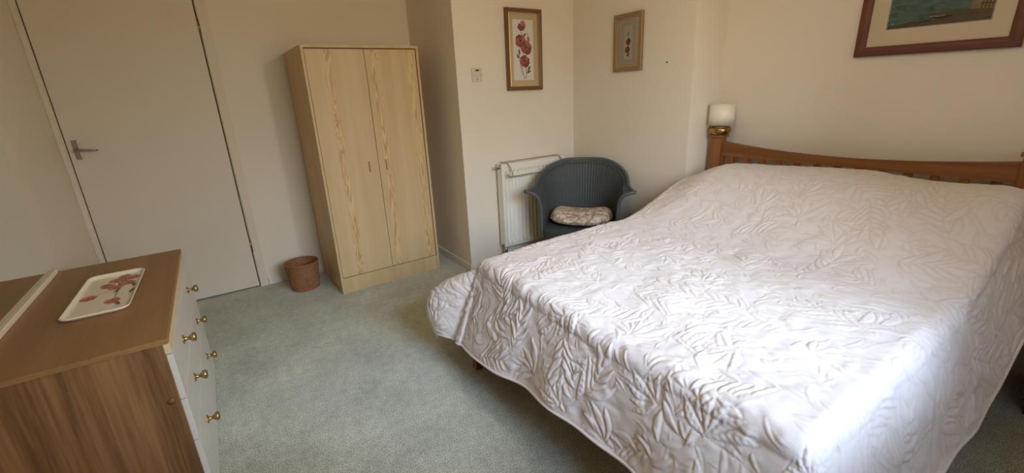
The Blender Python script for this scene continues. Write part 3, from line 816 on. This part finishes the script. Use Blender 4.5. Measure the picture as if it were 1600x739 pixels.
# ------------------------------------------------------------------ switch plate and nail
sp = tag(empty('fused_switch', (1.736, AY - .0008, 1.477)), 'white square fused switch plate on the wall left of the tall poppies', 'switch')
b = MB(); b.box(-.043, .043, -.011, 0, 0, .093, bevel=.003); b.build('plate', M['plastic'], sp)
MB().box(-.013, .016, -.0125, -.0112, .073, .084, bevel=.001).build('fuse_holder', M['black'], sp)
for x in (-.031, .031):
    MB().lathe([(.0, -.0125), (.0035, -.0122), (.0038, -.011)], (x, 0, .045), axis='y', n=14, cap=False).build('screw', M['metal'], sp)
b = MB(); b.box(-.008, .008, -.016, -.0112, .024, .040, bevel=.002); b.build('rocker', M['plastic'], sp)
b = MB(); b.box(-.005, .005, -.0122, -.0112, .012, .018); b.build('cable_outlet', M['frame_brown'], sp)
nl = MB(); nl.lathe([(.0, -.014), (.0048, -.013), (.005, -.011), (.002, -.0105), (.002, 0)], (0, 0, 0), axis='x', n=14, cap=False)
nl = nl.build('wall_nail', M['nail']); nl.location = (PX - .0008, 2.124, 1.536)
tag(nl, 'dark nail head in the bare wall right of the small poppy print', 'nail')

# ------------------------------------------------------------------ radiator with its clip-on rail
RX0, RX1, RY0, RY1 = 1.846, 2.485, 2.985, 3.060
rd = tag(empty('radiator', ((RX0 + RX1) / 2, 3.04, .17)), 'white ribbed panel radiator on the wall behind the blue chair', 'radiator')
rx, ry, rz = (RX0 + RX1) / 2, 3.04, .17
b = MB()
nfl = 16; xs = []
for k in range(nfl * 12 + 1):
    x = RX0 + .03 + (RX1 - RX0 - .06) * k / (nfl * 12); ph = (k % 12) / 12
    depth = .021 * (.5 - .5 * math.cos(2 * PI * ph)) ** .8
    xs.append((x, depth))
rows = [.02, .026, .045, .06, .3, .585, .605, .625, .632]
prof_z = [0, 0, .55, 1, 1, 1, 1, .3, 0]
P_ = [[(x - rx, RY0 - ry + d * f_, z) for z, f_ in zip(rows, prof_z)] for x, d in xs]
b.grid(P_, M['rad'])
b.box(RX0 - rx, RX0 + .0305 - rx, RY0 - ry, RY0 + .02 - ry, .0, .685, M['rad'], .003); b.box(RX1 - .0305 - rx, RX1 - rx, RY0 - ry, RY0 + .02 - ry, 0, .685, M['rad'], .003)
b.box(RX0 + .03 - rx, RX1 - .03 - rx, RY0 - ry, RY0 + .02 - ry, .631, .685, M['rad'], .003); b.box(RX0 + .03 - rx, RX1 - .03 - rx, RY0 - ry, RY0 + .02 - ry, 0, .021, M['rad'], .003)
b.box(RX0 - rx, RX1 - rx, RY1 - .012 - ry, RY1 - ry, 0, .685, M['rad'], .003)
b.box(RX0 - rx, RX0 + .004 - rx, RY0 + .018 - ry, RY1 - .01 - ry, .02, .67, M['rad'])
b.box(RX1 - .004 - rx, RX1 - rx, RY0 + .018 - ry, RY1 - .01 - ry, .02, .67, M['rad'])
b.build('panel', None, rd, recalc=True)
g = MB()
for k in range(24):
    x = RX0 + .02 + k * (RX1 - RX0 - .04) / 23
    g.box(x - .008 - rx, x + .008 - rx, RY0 + .018 - ry, RY1 - .011 - ry, .676, .684, M['rad'])
g.box(RX0 + .004 - rx, RX1 - .004 - rx, RY0 + .02 - ry, RY0 + .028 - ry, .675, .6845, M['rad']); g.box(RX0 + .004 - rx, RX1 - .004 - rx, RY1 - .02 - ry, RY1 - .012 - ry, .675, .6845, M['rad'])
g.build('top_grille', None, rd)
v = MB(); v.lathe([(.0, -.044), (.012, -.044), (.013, -.026), (.007, -.024), (.007, .004)], (RX0 - rx, RY0 + .03 - ry, .655), axis='x', n=18, cap=False)
v.build('bleed_valve', M['metal'], rd)
v = MB(); v.lathe([(.013, 0), (.013, -.06), (.009, -.062), (.009, -.165)], (RX0 + .02 - rx, RY0 + .03 - ry, 0), n=16); v.build('pipe', M['metal'], rd)
for x in (RX0 + .1, RX1 - .1):
    MB().box(x - .02 - rx, x + .02 - rx, RY1 - ry, AY - .001 - ry, .05, .6).build('bracket', M['rad'], rd)
al = tag(empty('airer_rail', (2.165, 2.96, .70)), 'thin grey wire drying rail hooked over the top of the radiator', 'rail')
for nm, x in (('side_wire', 1.905), ('side_wire', 2.425)):
    xx = x - 2.165
    MB().tube([(xx - .02, .108, .118), (xx - .02, .107, .158), (xx - .02, .06, .166), (xx - .012, .02, .166), (xx, .0, .14), (xx + .01, -.016, .10), (xx + .014, -.024, .06)], .0042, n=8).build(nm, M['wire'], al)
MB().tube([(1.88 - 2.165, -.024, .058), (2.46 - 2.165, -.024, .058)], .0062, n=10).build('front_bar', M['wire'], al)
MB().tube([(1.88 - 2.165, .060, .166), (2.42 - 2.165, .060, .166)], .0036, n=8).build('top_bar', M['wire'], al)
MB().tube([(1.872 - 2.165, -.004, .080), (1.892 - 2.165, -.022, .060)], .006, n=8).build('end_cap', M['wire'], al)

# ------------------------------------------------------------------ woven tub chair
CO = (2.318, 2.585, 0); FDIR = math.atan2(-.68, -.735)
chr_ = tag(empty('tub_chair', CO, FDIR), 'slate-blue woven tub chair with flared arms in the corner by the radiator', 'chair')
# local frame: +x is forward, +y is the sitter's left
def plan(s):
    """s in [-1, 1] round the horseshoe -> (fwd, lat, outward fwd, outward lat)"""
    w, d, front = .262, .225, .215
    L1 = .40; a = abs(s); sgn = 1 if s >= 0 else -1
    tot = PI / 2 * .25 + front; cut = (PI / 2 * .25) / tot
    if a < cut:
        ph = a / cut * PI / 2
        return (-d * math.cos(ph), sgn * w * math.sin(ph), -math.cos(ph), sgn * math.sin(ph))
    t = (a - cut) / (1 - cut)
    return (front * t, sgn * (w + .012 * t), .0, sgn * 1.0)
def rim(s):
    a = abs(s)
    z = .835 - .008 * (a / .3) ** 2 if a < .3 else None
    t = float(sstep(.14, .93, a))
    z = .842 - .166 * t + .010 * float(sstep(.9, 1.0, a))
    flare = .062 + .018 * float(sstep(.3, .8, a)) + .034 * float(sstep(.75, 1.0, a))
    return z, flare
def shell(s, t, zb=.370):
    f_, l_, of, ol = plan(s); zr, fl_ = rim(s)
    e = float(sstep(.6, 1.0, abs(s)))
    k = (1 - e) * (t ** 2.0 * .6 + t ** 7 * .4) + e * (t ** 3 * .12 + t ** 8 * .40 + t ** 22 * .48)
    nf = .05 * float(sstep(.8, 1, abs(s))) * t ** 4
    return Vector((f_ + of * fl_ * k + nf, l_ + ol * fl_ * k, zb + (zr - zb) * t))
NS, NT = 181, 64
S_ = [-1 + 2 * i / (NS - 1) for i in range(NS)]
b = MB()
ribs = 62
def shell_rib(s, t):
    p = shell(s, t); f_, l_, of, ol = plan(s)
    a = .0013 * math.cos(s * ribs * PI) * (1 if t < .965 else .2)
    return Vector((p.x + of * a, p.y + ol * a, p.z))
NS2 = 125 * 4 + 1
S2 = [-1 + 2 * i / (NS2 - 1) for i in range(NS2)]
b.grid([[shell_rib(s, j / (NT - 1)) for j in range(NT)] for s in S2], M['loom'])
def outer(s, t):
    p = shell(s, t); f_, l_, of, ol = plan(s); return Vector((p.x + of * .014, p.y + ol * .014, p.z))
b.grid([[outer(s, j / 47) for j in range(48)] for s in S_], M['loom'], flip=True)
for s in (-1, 1):
    b.grid([[shell(s, j / 47) for j in range(48)], [outer(s, j / 47) for j in range(48)]], M['loom'])
b.build('shell', None, chr_, recalc=False)
b = MB()
path = [shell(s, 1.0) + Vector((plan(s)[2] * .007, plan(s)[3] * .007, 0)) for s in S_]
down = [[shell(s, t) + Vector((.004, plan(s)[3] * .007, 0)) for t in np.linspace(.985, .0, 40)] for s in (-1, 1)]
b.tube(down[0][::-1] + path + down[1], .0125, n=12); b.build('braided_rim', M['loom_rim'], chr_)
b = MB()
band = [[shell(s, t) - Vector((plan(s)[2] * .004, plan(s)[3] * .004, 0)) for t in (.885, .91, .935)] for s in S_[6:-6]]
for k in range(1, len(S_) - 1, 2):
    s = S_[k]; pl = plan(s)
    p0, p1 = shell(s, .925), shell(S_[min(k + 1, NS - 1)], .955)
    off = Vector((pl[2] * .004, pl[3] * .004, 0))
    b.tube([p0 - off, (p0 + p1) / 2 - off * 1.6, p1 - off], .0030, n=6)
b.build('braid_band', M['loom_rim'], chr_)
seat = MB()
front = .215
outl = [(plan(s)[0], plan(s)[1]) for s in S_] + [(front + .045 * math.cos(a), -.262 * math.sin(a)) for a in np.linspace(-PI / 2, PI / 2, 14)[1:-1]]
seat.prism([(x, y, .365) for x, y in outl], (0, 0, .028)); seat.build('seat', M['loom'], chr_)
ap = MB()
ap.grid([[(x * (1 - .05 * k), y * (1 - .05 * k), .365 - .06 * k * 1.4) for k in range(3)] for x, y in outl], M['loom'], close_u=True)
ap.build('apron', None, chr_)
for x, y in ((.19, .21), (.19, -.21), (-.15, .16), (-.15, -.16)):
    MB().tube([(x * .97, y * .97, .39), (x, y, .2), (x * 1.06, y * 1.06, 0.0)], .016, n=14, fn=lambda t: .017 - .005 * t).build('leg', M['loom_rim'], chr_)
# cushion resting on the seat
cu = tag(empty('seat_cushion', (CO[0], CO[1], .394), FDIR), 'lumpy beige patterned cushion lying on the blue tub chair', 'cushion')
b = MB(); nu_, nv_ = 96, 40; rc = random.Random(5); Pc = []
for i in range(nu_):
    a = 2 * PI * i / nu_; row = []
    for j in range(nv_):
        e = -PI / 2 + PI * j / (nv_ - 1)
        ce = abs(math.cos(e)) ** .75
        ex = .195 * abs(math.cos(a)) ** .78 * (1 if math.cos(a) >= 0 else -1); ey = .238 * abs(math.sin(a)) ** .78 * (1 if math.sin(a) >= 0 else -1)
        lump = 1 + .10 * math.sin(3 * a + .6) * ce
        z = .044 * math.copysign(abs(math.sin(e)) ** .8, math.sin(e)) * lump
        x, y = ex * ce + .022, ey * ce
        if e > 0:
            z += .046 * math.sin(e) * (abs(y) / .2) ** 2 + .008 * math.sin(e) * math.sin(x * 23 + y * 9)
            z -= .006 * math.sin(e) * math.exp(-((y + .03) / .07) ** 2)
        row.append((x, y, max(z + .044, 0.0)))
    Pc.append(row)
b.grid(Pc, M['cushion'], close_u=True)
b.build('cover', None, cu)
b = MB(); b.tube([Pc[i][nv_ // 2] for i in range(nu_)], .005, n=8, closed=True); b.build('piping', M['cushion'], cu)

# ------------------------------------------------------------------ lamp on the bed post
lp = tag(empty('bedside_lamp', (2.893, 1.832, 1.0535)), 'small brass lamp with ivory drum shade perched on the bed post', 'lamp')
MB().lathe([(.0, 0), (.052, 0), (.056, .004), (.064, .012), (.069, .026), (.069, .036), (.064, .046), (.050, .053), (.030, .056), (.012, .057), (.010, .062), (.010, .070), (.0, .071)], (0, 0, 0), n=48, cap=False).build('base', M['old_brass'], lp)
MB().lathe([(.079, .066), (.0805, .065), (.079, .132), (.078, .197), (.0765, .197), (.0775, .132), (.079, .066)], (0, 0, 0), n=64, cap=False).build('shade', M['shade'], lp)
b = MB()
for a in (0, 2.094, 4.189): b.tube([(.009 * math.cos(a), .009 * math.sin(a), .069), (.078 * math.cos(a), .078 * math.sin(a), .070)], .0015, n=6)
b.build('shade_ring', M['old_brass'], lp)

# ------------------------------------------------------------------ bedside cabinet at the near side
bc = tag(empty('bedside_cabinet', (2.79, -.03, 0)), 'black bedside cabinet standing on the dark carpet beyond the bedspread hem', 'cabinet')
b = MB(); b.box(-.18, .195, -.19, .20, .07, .52, bevel=.004); b.box(-.185, .20, -.195, .205, .52, .54, bevel=.004); b.build('body', M['cabinet'], bc)
MB().box(-.165, .19, -.18, .19, 0, .07).build('plinth', M['cabinet'], bc)
d = MB().box(-.196, -.181, -.18, .19, .33, .505, bevel=.003).build('drawer', M['cabinet'], bc)
MB().lathe([(.0, -.02), (.011, -.018), (.012, -.012), (.005, -.008), (.005, 0)], (-.196, 0, .42), axis='x', n=18, cap=False).build('knob', M['old_brass'], d)

# ------------------------------------------------------------------ ceiling lamp (lit)
m = bpy.data.materials.new('lit_bulb'); m.use_nodes = True
n, l = m.node_tree.nodes, m.node_tree.links; n.clear()
o_ = n.new('ShaderNodeOutputMaterial'); e_ = n.new('ShaderNodeEmission'); e_.inputs[0].default_value = (*LAMP_COLOUR, 1); e_.inputs[1].default_value = LAMP_STRENGTH
l.new(e_.outputs[0], o_.inputs[0])
pl_ = tag(empty('pendant_lamp', LAMP_AT), 'lit warm bulb hanging on a white flex from the ceiling above the bed', 'lamp')
hz = CZ - LAMP_AT[2]
MB().lathe([(.0, -.045), (.022, -.04), (.039, -.022), (.045, 0), (.039, .022), (.024, .042), (.016, .055), (.0, .056)], (0, 0, 0), n=24, cap=False).build('bulb', m, pl_)
MB().lathe([(.0, .0565), (.019, .0565), (.019, .085), (.012, .10), (.004, .105), (.0, .105)], (0, 0, 0), n=24, cap=False).build('bulb_holder', M['gloss_white'], pl_)
MB().tube([(0, 0, .104), (0, 0, hz - .024)], .0032, n=8).build('flex', M['gloss_white'], pl_)
MB().lathe([(.0, hz - .026), (.012, hz - .026), (.030, hz - .016), (.038, hz - .001), (.0, hz - .001)], (0, 0, 0), n=32, cap=False).build('ceiling_rose', M['gloss_white'], pl_)
